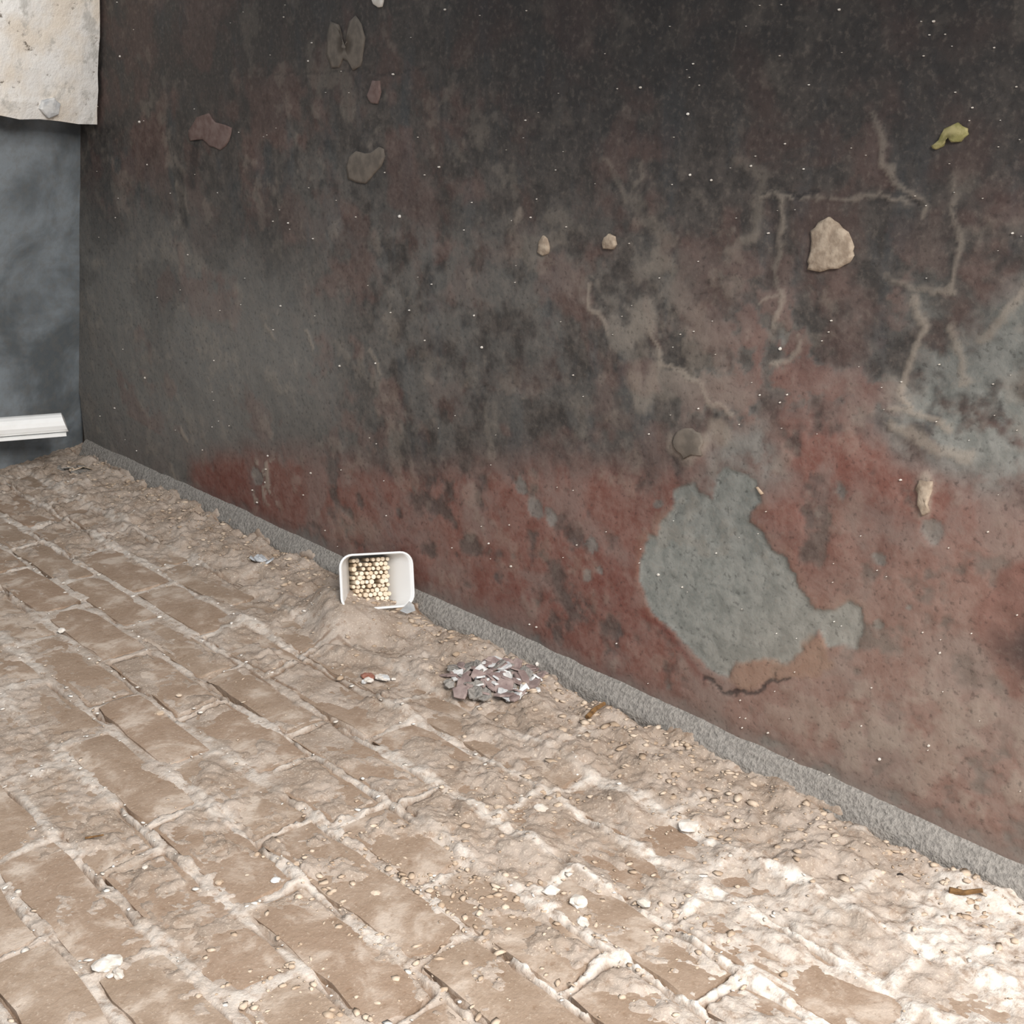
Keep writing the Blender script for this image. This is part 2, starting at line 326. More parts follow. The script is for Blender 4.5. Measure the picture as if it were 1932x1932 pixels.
wall_patch('plaster_patch', c2(.2588, 950, 350, [(300, 362), (325, 385), (342, 450), (335, 495), (300, 510), (262, 485), (270, 410)]), .003, M['chip'], 'small drop-shaped beige plaster chip on the dark wall')
wall_patch('plaster_patch', c2(.2588, 950, 350, [(775, 350), (815, 372), (825, 430), (805, 465), (735, 460), (728, 410), (745, 375)]), .004, M['chip'], 'small pitted beige plaster chip right of the drop-shaped one')
wall_patch('plaster_patch', c2(.3106, 450, 0, [(720, 918), (770, 932), (810, 928), (860, 892), (885, 905), (892, 950), (870, 1010), (825, 1060), (780, 1115), (720, 1105), (675, 1085), (665, 1010), (680, 950)]), .0025, M['chipgrey'], 'smooth heart-shaped dull grey-brown patch on the upper wall', 0.01)
wall_patch('plaster_patch', c2(.3106, 450, 0, [(560, 130), (610, 150), (630, 220), (625, 300), (660, 310), (680, 240), (675, 130), (710, 95), (745, 150), (768, 230), (755, 330), (745, 400), (700, 428), (670, 370), (640, 355), (615, 410), (570, 415), (540, 330), (540, 210)]), .002, M['chipgrey'], 'forked dull brown scar near the top edge of the wall', 0.02)
wall_patch('plaster_patch', c2(.3106, 450, 0, [(820, 488), (862, 490), (868, 560), (850, 630), (810, 625), (788, 580)]), .0025, M['chippink'], 'small dull pink oval scar below the forked scar')
wall_patch('plaster_patch', c2(.2484, 0, 0, [(1500, 890), (1590, 860), (1640, 930), (1760, 970), (1740, 1070), (1680, 1140), (1600, 1110), (1550, 1060), (1450, 1070), (1440, 990)]), .002, M['chippink'], 'dull pink worn patch beside the pale block')
wall_patch('lichen_flake', c2(.2754, 1400, 0, [(1480, 840), (1545, 880), (1550, 920), (1500, 970), (1440, 975), (1410, 920), (1380, 1000), (1330, 1025), (1300, 1000), (1350, 960), (1390, 880)]), .003, M['lichen'], 'yellow-green crumbling flake near the top right of the wall')
wall_patch('plaster_patch', c2(.2754, 1400, 500, [(1230, 1470), (1310, 1480), (1310, 1540), (1280, 1640), (1295, 1690), (1250, 1715), (1210, 1640), (1215, 1560), (1195, 1530)]), .003, M['chip'], 'long cream plaster chip low on the right of the wall')
wall_patch('plaster_patch', c2(.3106, 450, 0, [(805, -20), (880, -20), (870, 40), (850, 45), (820, 25)]), .003, M['chipwhite'], 'whitish plaster chip cut by the top of the frame')
wall_patch('plaster_patch', c2(.2588, 850, 750, [(1660, 240), (1760, 225), (1820, 260), (1850, 330), (1840, 420), (1700, 450), (1650, 390), (1620, 320)]), .0025, M['chipgrey'], 'roundish pale grey patch above the large bare cement area', 0.2)
wall_patch('wood_splinter', c2(.2754, 1400, 500, [(90, 1520), (110, 1520), (152, 1565), (135, 1572)]), .002, M['stone'], 'tiny straw-coloured splinter stuck to the wall above the bare cement area', 0)
# pale specks and lime spatters: countless, one object
v = []; f = []
spots = [(582, 115), (262, 230), (755, 408), (802, 330), (829, 315), (774, 585), (910, 655), (1080, 708), (643, 690), (1002, 410), (1296, 215), (1207, 165), (1300, 330), (1340, 340), (1448, 440), (1910, 440), (1525, 160), (965, 1068), (923, 1025), (588, 892), (1450, 1382), (1755, 1405), (1660, 1432), (1568, 605), (215, 770), (272, 713), (530, 577), (840, 18), (1582, 18), (1760, 40), (1472, 658), (1700, 905), (1240, 1085), (999, 1178), (1012, 1183), (742, 140), (505, 860), (503, 885), (500, 910), (475, 925), (484, 948)]
sizes = [random.uniform(4, 7) for _ in spots]
for _ in range(300):
    x = random.uniform(180, 1932); y = random.uniform(0, 1600)
    if y < 885+.478*(x-200)-60: spots.append((x, y)); sizes.append(random.choice((1.6, 2, 2.2, 3, 4)))
for (x, y), s_ in zip(spots, sizes):
    c = on_wall_s(x, y); r = s_*0.5*(c-CAM).length/FPX*random.uniform(.8, 1.2); k0 = len(v); a0 = random.random()*6
    el = random.uniform(.5, 1)
    for i in range(6): v.append((c.x+r*math.cos(a0+i), c.y+.0015, c.z+r*el*math.sin(a0+i*1.047)))
    for i in range(6): v.append((c.x+.7*r*math.cos(a0+i*1.047), c.y-.0012, c.z+.7*r*el*math.sin(a0+i*1.047)))
    for i in range(6): v[k0+i] = (c.x+r*math.cos(a0+i*1.047), c.y+.0015, c.z+r*el*math.sin(a0+i*1.047))
    for i in range(6): f.append((k0+i, k0+(i+1) % 6, k0+6+(i+1) % 6, k0+6+i))
    f.append(tuple(k0+6+i for i in range(6)))
o = mesh_obj('lime_spatter', v, f, M['chipwhite'], wall); o['kind'] = 'stuff'

# ------------------------------------------------------------------ left (end) wall, leaning a little, with the pale block and white profile
A2 = on_wall(150, 240); A0 = on_wall(147, 850); A0 = A2+(A0-A2)*(A2.z/(A2.z-A0.z)); A1 = on_floor(0, 889)
ax = (A1-A0).normalized(); nl = ax.cross(A2-A0).normalized()
if nl.x < 0: nl = -nl
upl = nl.cross(ax); upl = upl if upl.z > 0 else -upl
us = np.linspace(-0.10, 2.2, 240); vs_ = np.linspace(-0.06, 1.5, 160)
UU, VV = np.meshgrid(us, vs_, indexing='ij')
dl = 0.008*(fbm(UU*4, VV*4, 5, 91)-0.5)
P = np.array(A0)+UU[..., None]*np.array(ax)+VV[..., None]*np.array(upl)+dl[..., None]*np.array(nl)
lm = Mat('end_wall_paint', 0.6, 0.3); g1 = lm.noise(5, 5, 0.6, 0.3); g2 = lm.noise(60, 5, 0.65)
cc = lm.mix(lm.ramp(g1, 0.38, 0.62), srgb(92, 97, 100), srgb(136, 143, 148)); cc = lm.mix(lm.math('MULTIPLY', lm.ramp(g2, 0.4, 0.7), 0.35), cc, srgb(116, 112, 106))
lm.col(cc); lm.bump(g2, 0.3, 0.003)
lw = grid_obj('wall_left', P, lm.m); tag(lw, 'blue-grey painted end wall meeting the dark wall in the far corner', 'wall', kind='structure')
def slab(name, px, off, depth, mat, sub=14):
    """slab standing off the end wall: outline given on its front face"""
    p0 = A0+nl*off; q = [on_plane(x, y, p0, nl) for x, y in px]      # tl, tr, br, bl
    v = []; f = []
    for k in range(2):
        for i in range(sub+1):
            for j in range(sub+1):
                s_, t_ = i/sub, j/sub
                p = (q[0]*(1-s_)+q[1]*s_)*(1-t_)+(q[3]*(1-s_)+q[2]*s_)*t_
                edge = min(s_, 1-s_, t_, 1-t_)*sub
                jit = 0.004*(random.random()-0.5)
                p = p+nl*(-depth if k else (jit-(0.005 if edge < .5 else 0)))
                if edge < .5 and not k: p = p+upl*random.uniform(-.003, .003)
                v.append(p)
    m = sub+1; N = m*m
    for k in range(2):
        for i in range(sub):
            for j in range(sub): f.append(tuple(k*N+a for a in (i*m+j, (i+1)*m+j, (i+1)*m+j+1, i*m+j+1)))
    ring = [i*m for i in range(m)]+[sub*m+j for j in range(1, m)]+[i*m+sub for i in range(sub-1, -1, -1)]+[j for j in range(sub-1, 0, -1)]
    for a, b in zip(ring, ring[1:]+ring[:1]): f.append((a, b, N+b, N+a))
    o = mesh_obj(name, v, f, mat)
    bm = bmesh.new(); bm.from_mesh(o.data); bmesh.ops.recalc_face_normals(bm, faces=bm.faces); bm.to_mesh(o.data); bm.free(); return o
d_blk = (on_wall(188, 200).x-on_wall(150, 200).x)
bmx = Mat('limewashed_block', 0.92, 0.15); h1 = bmx.noise(8, 5); h2 = bmx.noise(45, 6, 0.7); h3 = bmx.noise(20, 5, .6)
cc = bmx.mix(bmx.ramp(h1, .4, .6), srgb(238, 226, 210), srgb(244, 240, 234)); cc = bmx.mix(bmx.ramp(h2, .40, .30), cc, srgb(120, 110, 98)); cc = bmx.mix(bmx.math('MULTIPLY', bmx.ramp(h3, .58, .66), .6), cc, srgb(186, 182, 174))
bmx.col(cc); bmx.bump(h2, .6, .006)
blk = slab('wall_ledge', [(-420, -260), (199, -260), (186, 238), (-420, 180)], d_blk, d_blk+0.03, bmx.m)
tag(blk, 'pale limewashed block projecting in the upper left corner', 'block')
for px in ([(78, 190), (100, 184), (112, 195), (108, 215), (90, 222), (74, 205)],):
    o = outline_plate('loose_lime_flake', [on_plane(x, y, A0+nl*d_blk, nl) for x, y in px], nl, .006, M['whiteflake'], None, .05)
    tag(o, 'bluish white lime flake on the face of the pale block', 'plaster')
# white pressed profile running along the end wall
def profile_run():
    root = bpy.data.objects.new('white_profile', None); COL.objects.link(root)
    e1 = on_plane(123, 797, A0+nl*0.16, nl); e0 = on_plane(-20, 808, A0+nl*0.075, nl)
    d = (e0-e1).normalized(); L = (e0-A0).dot(nl)/abs(d.dot(nl))+ (e0-e1).length
    L = min(L, 1.2); side = d.cross(Vector((0, 0, 1))).normalized(); side = side if side.x > 0 else -side
    upv = side.cross(d).normalized(); upv = upv if upv.z > 0 else -upv
    R_ = 0.021; root.location = e1
    v = []; f = []; n = 10
    prof = [(R_*math.cos(a), R_*math.sin(a)) for a in np.linspace(math.pi*0.95, -0.30*math.pi, n)]
    prof2 = [(x*.86, y*.86) for x, y in prof]
    for s_ in (0, L):
        sk = 0.006 if s_ == 0 else 0
        for x, y in prof+prof2[::-1]: v.append(d*(s_+sk*(y/R_))+side*x+upv*y)
    m = 2*n
    for i in range(m): f.append((i, (i+1) % m, m+(i+1) % m, m+i))
    for i in range(n-1): f.append((i, i+1, m-2-i, m-1-i)); f.append((m+i, m+i+1, m+m-2-i, m+m-1-i))
    f.append(tuple(range(n)))
    s1 = mesh_obj('curved_cover', v, f, M['tube'], root)
    bm = bmesh.new(); bm.from_mesh(s1.data); bmesh.ops.recalc_face_normals(bm, faces=bm.faces); bm.to_mesh(s1.data); bm.free()
    v = []
    for s_ in (0, L):
        for x, y in ((.012, -.0185), (.0225, -.0185), (.0225, -.0245), (.012, -.0245)): v.append(d*s_+side*x+upv*y)
    f = [(0, 1, 5, 4), (1, 2, 6, 5), (2, 3, 7, 6), (3, 0, 4, 7), (0, 3, 2, 1), (4, 5, 6, 7)]
    s2 = mesh_obj('lower_flange', v, f, M['tube'], root)
    bm = bmesh.new(); bm.from_mesh(s2.data); bmesh.ops.recalc_face_normals(bm, faces=bm.faces); bm.to_mesh(s2.data); bm.free()
    tag(root, 'white rounded profile with a lower flange ending just short of the far corner', 'pipe')
profile_run()
# unseen slab added to keep the upper wall in shade
c_ = box('shade_slab', (1.55, -0.46, 1.25), (3.3, 0.25, 1.35), M['shade_slab']); tag(c_, 'unseen dark slab added above the long wall to shade it', 'shade_slab', kind='structure')

# where the tub lies (needed for the dirt heaped against it)
TW, TH, TD = 0.1185, 0.087, 0.072
base_p = on_floor(712, 1100)
view = Vector((CAM.x-base_p.x, CAM.y-base_p.y, 0)).normalized()
yaw = math.radians(17)                                   # mouth turned away from the room, along the wall
nt = Vector((view.x*math.cos(yaw)-view.y*math.sin(yaw), view.x*math.sin(yaw)+view.y*math.cos(yaw), 0))
pit = math.radians(19)
nt = (nt*math.cos(pit)+Vector((0, 0, 1))*math.sin(pit)).normalized()
rt = Vector((0, 0, 1)).cross(nt).normalized(); ut = nt.cross(rt)
ra = math.radians(-5); rt, ut = rt*math.cos(ra)+ut*math.sin(ra), ut*math.cos(ra)-rt*math.sin(ra)
tub_dir = hitd(712, 1096).normalized(); tub_c = CAM+tub_dir*1.5
for _ in range(400):                                      # slide it back until its side touches the wall foot
    if (tub_c+rt*(TW/2+.003)).y > -0.016: break
    tub_c = tub_c+tub_dir*.002

# ------------------------------------------------------------------ floor: dust and mortar bed, bricks
K = 0.8/1.18
def fy(v): return CAM.y+v*K
def fx(v): return CAM.x+v*K
beds = [-.46, -.35, -.24, -.13, -.02, .09, .20, .31, .42, .532, .648, .770, .885, 1.000, 1.120, 1.224, 1.345, 1.450, 1.560]
heads = {5: [-1.47, -1.848], 6: [-1.70, -2.075, -1.297], 7: [-2.137, -2.445, -1.78, -1.463], 8: [-2.645, -2.247, -1.93, -1.61, -1.19], 9: [-3.112, -2.433, -2.77, -1.788, -2.10, -1.56, -1.33, -1.007],
         10: [-2.575, -2.93, -1.887, -2.22, -1.536, -1.193], 11: [-3.092, -3.40, -2.75, -2.411, -2.14, -1.768, -1.40, -1.006], 12: [-2.52, -2.86, -3.2, -2.18, -1.84, -1.38, -1.042], 13: [-3.3, -2.98, -2.66, -2.33, -1.98, -1.72, -1.488, -1.20]}
XL, XR = -4.05, 0.70
rows = []
for r in range(len(beds)-1):
    hs = sorted(heads.get(r-4, []))
    if not hs: hs = [-1.6+0.17*(r % 2)]
    out = [hs[0]]
    for a, b in zip(hs[:-1], hs[1:]):
        n = max(1, round((b-a)/0.345))
        for i in range(1, n): out.append(a+(b-a)*i/n+random.uniform(-.01, .01))
        out.append(b)
    while out[0] > XL: out.insert(0, out[0]-0.342+random.uniform(-.015, .015))
    while out[-1] < XR: out.append(out[-1]+0.342+random.uniform(-.015, .015))
    rows.append(out)

floor_x = lambda n: CAM.x+K*np.linspace(-4.15, 0.45, n)
gx = np.concatenate([np.linspace(-0.12, 1.2, 330), np.linspace(1.2, 2.6, 500)[1:], np.linspace(2.6, 3.3, 100)[1:]]); gy = np.concatenate([np.linspace(fy(-.6), fy(.15), 90)[:-1], np.linspace(fy(.15), 0.03, 390)])
GX, GY = np.meshgrid(gx, gy, indexing='ij')
wob = 0.010*(fbm(GX*9, GY*9, 3, 61)-0.5); wob2 = 0.010*(fbm(GX*9, GY*9, 3, 62)-0.5)
HX, HY = GX+wob, GY+wob2
dj = np.full(GX.shape, 1.0)
for b in beds[:-1]: dj = np.minimum(dj, np.abs(HY-fy(b)))
for r, hs in enumerate(rows):
    inr = (HY > fy(beds[r])) & (HY < fy(beds[r+1]))
    for h in hs: dj = np.where(inr, np.minimum(dj, np.abs(HX-fx(h))), dj)
q1 = fbm(GX*6, GY*6, 5, 71); q2 = fbm(GX*30, GY*30, 5, 72, .6); q3 = fbm(GX*90, GY*90, 4, 73, .6)
rub = sst(fy(1.40), fy(1.50), GY+0.03*(q1-.5))                    # rubble strip along the wall
band = sst(fy(1.25), fy(1.36), GY)*0.5
wj = 0.0068+0.018*(fbm(GX*13, GY*13, 4, 82)-.45)
mort = sst(wj*1.5, wj*0.7, dj)*(0.35+0.65*sst(.36, .55, fbm(GX*11, GY*11, 4, 75)))*(1-0.6*rub)
pebz = sst(.52, .62, fbm(GX*4.2+2, GY*4.2, 3, 79))
drift = sst(.50, .66, fbm(GX*5, GY*5, 4, 74))
rightw = sst(1.75, 2.6, GX+0.25*(q1-.5))                           # white mortar at right, plus the strong light there put into colour
mort = mort*(0.48+0.52*sst(1.4, 2.3, GX+0.5*(GY+.3)))
mort = np.clip(mort+0.95*rightw*sst(.40, .58, fbm(GX*8, GY*16, 4, 76))*sst(fy(.5), fy(.95), GY)+0.25*rightw, 0, 1)
gap = np.zeros_like(GX)
sdx = (HY-np.array([0]))                                            # narrow open cracks on one side of some joints
crk = sst(.52, .60, fbm(GX*8+5, GY*8, 3, 78))
gap = crk*sst(.0035, .0015, np.abs(dj-wj*0.9))*0.8*(1-rub)
gap = np.maximum(gap, 0.9*sst(.0045, .0015, np.abs(GY+0.020+0.006*(q1-.5)))*sst(.42, .55, fbm(GX*7, GY*7, 3, 80)))
hz = -0.0022+0.0028*mort*(0.4+0.9*q2)+0.0085*drift*(q2-.25)+0.010*rub*(0.35+1.2*(q2-.4))+0.0025*(q3-.5)+0.004*band*q2-0.008*gap+0.006*pebz*(q3-.35)
hz = hz+0.012*(fbm(GX*1.6, GY*1.6, 3, 81)-.5)*0.5
def terrace(a, n): k = a*n; b = np.floor(k); return (b+sst(.62, .95, k-b))/n
t1 = terrace(fbm(GX*13, GY*22, 4, 83, .55), 9); t2 = terrace(fbm(GX*30+4, GY*48, 4, 84, .55), 7)
rough = (1-0.35*rightw)*np.clip(rub+band+0.55*sst(.50, .62, fbm(GX*3.3+9, GY*3.3, 3, 85))+0.35*drift, 0, 1)
hz += rough*(0.026*(t1-.46)+0.012*(t2-.46))-0.004*gap
hz += 0.006*sst(fy(1.3), 0, GY)
lip = tub_c-ut*(TH/2); rh = Vector((rt.x, rt.y, 0)).normalized()
UU_ = ((GX-lip.x)*rh.x+(GY-lip.y)*rh.y)/TW; VV_ = (GX-lip.x)*view.x+(GY-lip.y)*view.y
zl = lip.z+rt.z*UU_*TW+np.interp(UU_, [-.7, -.5, -.35, -.1, .1, .5], [.010, .013, .012, .009, .001, -.005])
md = zl*np.where(VV_ > .012, np.exp(-((VV_-.012)/.050)**2), 1)*np.exp(-(np.maximum(-UU_-.46, 0)*TW/.045)**2)*np.exp(-(np.maximum(UU_-.5, 0)*TW/.03)**2)*np.exp(-(np.maximum(-VV_-.06, 0)/.05)**2)
md = md*(1+0.30*(q2-.5))+0.012*(t1-.46)+0.008*(t2-.46)-.004
near = (np.hypot(GX-lip.x, GY-lip.y) < .25)
hz = np.where(near, .5*(hz+md+np.sqrt((hz-md)**2+.004**2))-.002*np.exp(-(np.abs(hz-md)/.004)), hz)
P = np.stack([GX, GY, hz], -1)
floor = grid_obj('floor', P, M['dirt'], dict(mortar=mort, gap=gap))
tag(floor, 'dusty floor of worn bricks laid on edge with pale mortar joints', 'floor', kind='structure')

def brick_mesh(lx, ly):
    # worn brick: top grid 6 x 3 with chamfered, chipped rim
    nu, nv = 7, 4; v = []; f = []
    for i in range(nu):
        for j in range(nv):
            u = i/(nu-1)*2-1; w_ = j/(nv-1)*2-1
            e = (abs(u) > .99)+(abs(w_) > .99)
            x = u*lx/2; y = w_*ly/2
            z = random.uniform(-.0012, .0010)
            if e == 1: z -= random.uniform(.0002, .0024)
            if e == 2: z -= random.uniform(.0005, .0045); x *= random.uniform(.955, .995); y *= random.uniform(.88, .98)
            elif e: x += random.uniform(-.003, .002)*np.sign(u)*(abs(u) > .99); y += random.uniform(-.004, .0015)*np.sign(w_)*(abs(w_) > .99)
            else: x += random.uniform(-.006, .006); y += random.uniform(-.004, .004)
            v.append((x, y, z))
    for i in range(nu-1):
        for j in range(nv-1): a = i*nv+j; f.append((a, a+nv, a+nv+1, a+1))
    ring = [i*nv for i in range(nu)]+[(nu-1)*nv+j for j in range(1, nv)]+[i*nv+nv-1 for i in range(nu-2, -1, -1)]+[j for j in range(nv-2, 0, -1)]
    k = len(v); n = len(ring)
    for a in ring: v.append(v[a])
    for a in ring: v.append((v[a][0]*1.01, v[a][1]*1.02, -.05))
    for i in range(n): f.append((k+(i+1) % n, k+i, k+n+i, k+n+(i+1) % n))
    return v, f
for r, hs in enumerate(rows):
    y0, y1 = fy(beds[r]), fy(beds[r+1])
    for a, b in zip(hs[:-1], hs[1:]):
        x0, x1 = fx(a), fx(b)
        if x0 < -0.06 or x1 > 3.3: continue
        if math.hypot((x0+x1)/2-tub_c.x, (y0+y1)/2-tub_c.y) < .12: continue      # buried under the dirt at the tub
        lx = x1-x0-random.uniform(.009, .015); ly = y1-y0-random.uniform(.008, .013)
        v, f = brick_mesh(lx, ly)
        o = mesh_obj('brick', v, f, M['brick'], floor, True)
        zb = 0.0006+random.uniform(-.0022, .0024)
        if r >= 16: zb -= .001
        cx = (x0+x1)/2; cy = (y0+y1)/2
        zb += 0.012*(float(fbm(np.array([cx*1.6]), np.array([cy*1.6]), 3, 81)[0])-.5)*0.5
        o.location = (cx, cy, zb)
        o.rotation_euler = (random.gauss(0, .016), random.gauss(0, .006), random.gauss(0, .016))

# cement fillet along the foot of the long wall
n = 1100; sx_ = np.linspace(-0.01, 3.3, n); prof = np.array([(-0.020, -0.012), (-0.019, 0.004), (-0.016, 0.014), (-0.011, 0.024), (-0.005, 0.033), (0.004, 0.040)])
SX = np.repeat(sx_[:, None], len(prof)*2-1, 1); tt = np.linspace(0, len(prof)-1, len(prof)*2-1)
PY = np.interp(tt, range(len(prof)), prof[:, 0])[None]+0*SX; PZ = np.interp(tt, range(len(prof)), prof[:, 1])[None]+0*SX
T2 = tt[None]+0*SX
a = 0.010*(fbm(SX*9, T2*.5, 4, 101)-.5)+0.007*(terrace(fbm(SX*40, T2*1.5, 4, 102, .6), 6)-.5)
wgt = np.clip(1.15-T2/(len(prof)-1), 0.12, 1)
P = np.stack([SX, PY-a*wgt, PZ+a*wgt*.5], -1)
fil = grid_obj('baseboard_right', P, M['cement'], flip=True); tag(fil, 'rough grey cement fillet along the foot of the dark wall', 'skirting', kind='structure')

# ------------------------------------------------------------------ loose stones and crumbs
def rock(name, c, r, mat, label=None, cat=None, squash=.6, parent=None, sub=1, rough=.25, group=None):
    bm = bmesh.new(); bmesh.ops.create_icosphere(bm, subdivisions=sub, radius=1)
    sc = (random.uniform(.75, 1.25), random.uniform(.75, 1.25), squash); rz = random.random()*6
    for v in bm.verts:
        k = 1+random.uniform(-rough, rough); x, y, z = v.co*k
        x, y, z = x*sc[0]*r, y*sc[1]*r, z*sc[2]*r
        v.co = (x*math.cos(rz)-y*math.sin(rz), x*math.sin(rz)+y*math.cos(rz), z)
    me = bpy.data.meshes.new(name); bm.to_mesh(me); bm.free(); me.materials.append(mat)
    o = bpy.data.objects.new(name, me); COL.objects.link(o); o.location = c
    if parent: o.parent = parent
    if label: tag(o, label, cat, group)
    return o
def bed_z(x, y):
    i = int(np.clip(np.searchsorted(gx, x), 0, len(gx)-1)); j = int(np.clip(np.searchsorted(gy, y), 0, len(gy)-1)); return float(hz[i, j])
def fpt(px, py, dz=0.0):
    p = on_floor(px, py, 0.0); p.z = max(bed_z(p.x, p.y), 0.0)+dz; return p
def pxr(p, n): return n*(p-CAM).length/FPX
BASE = bmesh.new(); bmesh.ops.create_icosphere(BASE, subdivisions=1, radius=1)
bv = np.array([v.co[:] for v in BASE.verts]); bf = np.array([[v.index for v in q.verts] for q in BASE.faces]); BASE.free()
GV = []; GF = []; GM = []; GK = [0]
def crumbs(count, fn, mi, rmin, rmax):
    for _ in range(count):
        x, y = fn()
        r = rmin*(rmax/rmin)**(random.random()**2.2)
        s_ = np.array([random.uniform(.8, 1.7), random.uniform(.6, 1.2), random.uniform(.15, .5)])
        vv = bv*s_*(1+rng.uniform(-.42, .30, (len(bv), 3)))*r
        a = random.random()*6; ca, sa = math.cos(a), math.sin(a)
        vv = np.stack([vv[:, 0]*ca-vv[:, 1]*sa+x, vv[:, 0]*sa+vv[:, 1]*ca+y, vv[:, 2]+max(bed_z(x, y), -.001)+r*.08], -1)
        GV.append(vv); GF.append(bf+GK[0]); GM.append(np.full(len(bf), mi)); GK[0] += len(bv)
def grit_object(name, mats, lab):
    V, F, I = GV, GF, np.concatenate(GM)
    V = np.concatenate(V); F = np.concatenate(F)
    me = bpy.data.meshes.new(name); me.vertices.add(len(V)); me.vertices.foreach_set('co', V.reshape(-1).astype(np.float32))
    me.loops.add(F.size); me.loops.foreach_set('vertex_index', F.reshape(-1).astype(np.int32)); me.polygons.add(len(F))
    me.polygons.foreach_set('loop_start', np.arange(0, F.size, 3, dtype=np.int32)); me.polygons.foreach_set('loop_total', np.full(len(F), 3, np.int32))
    me.polygons.foreach_set('material_index', I.astype(np.int32))
    for m_ in mats: me.materials.append(m_)
    me.update(calc_edges=True)
    o = bpy.data.objects.new(name, me); COL.objects.link(o); tag(o, lab, 'debris', kind='stuff'); return o
def along_wall():
    x = random.uniform(0.12, 2.75); return x, -0.022-abs(random.gauss(0, .055))
def anywhere(): return random.uniform(0.18, 2.8), random.uniform(fy(.1), -.03)
patch = [(640, 1640), (760, 1620), (860, 1640), (900, 1800), (760, 1700), (700, 1760), (1100, 1700), (1240, 1760), (980, 1500), (560, 1900), (1360, 1560)]
patch = [on_floor(*p) for p in patch]
def in_patch():
    p = random.choice(patch); return p.x+random.gauss(0, .05), p.y+random.gauss(0, .045)
jl = [(r, h) for r, hs in enumerate(rows) for h in hs if r > 4]
def in_joint():
    if random.random() < .55:
        return random.uniform(.2, 2.8), min(-.02, fy(random.choice(beds[6:-1]))+random.gauss(0, .006))
    r, h = random.choice(jl); return max(.2, fx(h)+random.gauss(0, .006)), random.uniform(fy(beds[r]), fy(beds[r+1]))
crumbs(2200, along_wall, 0, .0012, .0070)
crumbs(1300, in_patch, 0, .0012, .0052)
crumbs(900, anywhere, 0, .0010, .0036)
crumbs(1100, in_joint, 1, .0012, .0045)
grit_object('floor_grit', [M['stone'], M['chipwhite']], 'pale grit and plaster crumbs strewn over the brick floor')

def stone(px, py, n, mat, label, cat='stone', **k):
    p = fpt(px, py); r = pxr(p, n)/2; p.z += r*.25; return rock(k.pop('name', 'loose_stone'), p, r, mat, label, cat, sub=2, rough=.17, squash=.5, **k)
stone(1697, 1665, 11, M['black'], 'tiny black pebble near the wall at the lower right')
stone(520, 1662, 16, M['whiteflake'], 'bluish white chip lying on a brick in the lower middle', 'chip')
stone(116, 1191, 15, M['chipwhite'], 'tiny white chip in a joint near the left edge', 'chip')
stone(274, 1639, 12, M['chipwhite'], 'single cream pebble beside the pale joint at lower left')
stone(414, 1666, 14, M['stone'], 'cream pebble right of the pale joint in the lower left')
stone(1100, 1742, 24, M['chipwhite'], 'round white mortar lump beside the pinkish brick')
stone(1092, 1708, 40, M['chipwhite'], 'large white mortar lump in the joint at lower centre')
stone(1040, 1688, 30, M['chipwhite'], 'white mortar lump left of the largest lump')
stone(1215, 1706, 26, M['chipwhite'], 'white mortar lump at the end of the pale curved joint')
stone(1300, 1562, 34, M['chipwhite'], 'white plaster lump below the cement fillet at right of centre')
stone(940, 1525, 16, M['stone'], 'cream pebble in the middle of the brick floor')
stone(1020, 1528, 26, M['chipwhite'], 'flat white lump beside a brown crevice in the middle')
stone(709, 1687, 16, M['stone'], 'pale pebble among the gravel patch at bottom centre')
stone(560, 1631, 12, M['stone'], 'small cream pebble above the gravel patch')
stone(300, 1347, 14, M['stone'], 'round pale pebble on the left bricks')
stone(338, 1313, 10, M['stone'], 'tiny pale pebble just above the round one at left')
# white broken mortar lump with a cavity, lower left
g = bpy.data.objects.new('broken_mortar_lump', None); COL.objects.link(g); g.location = fpt(210, 1832)
for dx, dy, n_ in ((-14, -6, 30), (4, -12, 30), (14, 9, 24), (-2, 12, 12)):
    p = fpt(210+dx, 1832+dy); rock('fragment', (p-g.location)+Vector((0, 0, .002)), pxr(p, n_)/2, M['chipwhite'], None, None, .55, g, 2, .2)
tag(g, 'broken white mortar lump with a dark cleft at the lower left', 'mortar')
# flaky plaster heap
def flake_heap(name, cx, cy, wpx, hpx, count, mats, label, tilt=.35, big=(14, 34)):
    c = fpt(cx, cy); g = bpy.data.objects.new(name, None); COL.objects.link(g); g.location = c
    for i in range(count):
        a = random.random()*6.28; rr = math.sqrt(random.random())
        p = on_floor(cx+wpx/2*rr*math.cos(a), cy+hpx/2*rr*math.sin(a)); p.z = c.z+.001+.010*(1-rr)*random.uniform(.6, 1.1)
        s_ = pxr(p, random.uniform(*big))/2
        nrm = Vector((random.gauss(0, tilt), random.gauss(0, tilt), 1)).normalized(); u = nrm.orthogonal().normalized(); w_ = nrm.cross(u); n_ = random.randint(5, 7); a0 = random.random()*6
        pts = [(p-c)+(u*math.cos(a0+j*6.283/n_)+w_*math.sin(a0+j*6.283/n_))*s_*random.uniform(.65, 1.15) for j in range(n_)]
        outline_plate('flake', pts, nrm, .0022, random.choice(mats), g, .05, .1)
    tag(g, label, 'plaster'); return g
flake_heap('flaked_paint_heap', 935, 1300, 180, 74, 100, [M['purple'], M['purple'], M['whiteflake'], M['cement']], 'heap of purple-grey and whitish paint flakes near the foot of the wall', .45, (18, 44))
flake_heap('white_flakes', 718, 1289, 62, 20, 9, [M['whiteflake'], M['chipwhite']], 'small white flakes around a red-brown stone on the bricks', .2, (14, 26))
stone(694, 1279, 24, M['redstone'], 'red-brown stone lying on the small white flakes')
flake_heap('foil_scrap', 488, 1079, 44, 12, 5, [M['foil']], 'crumpled silver foil scrap on the bricks left of the tub', .5, (16, 26))
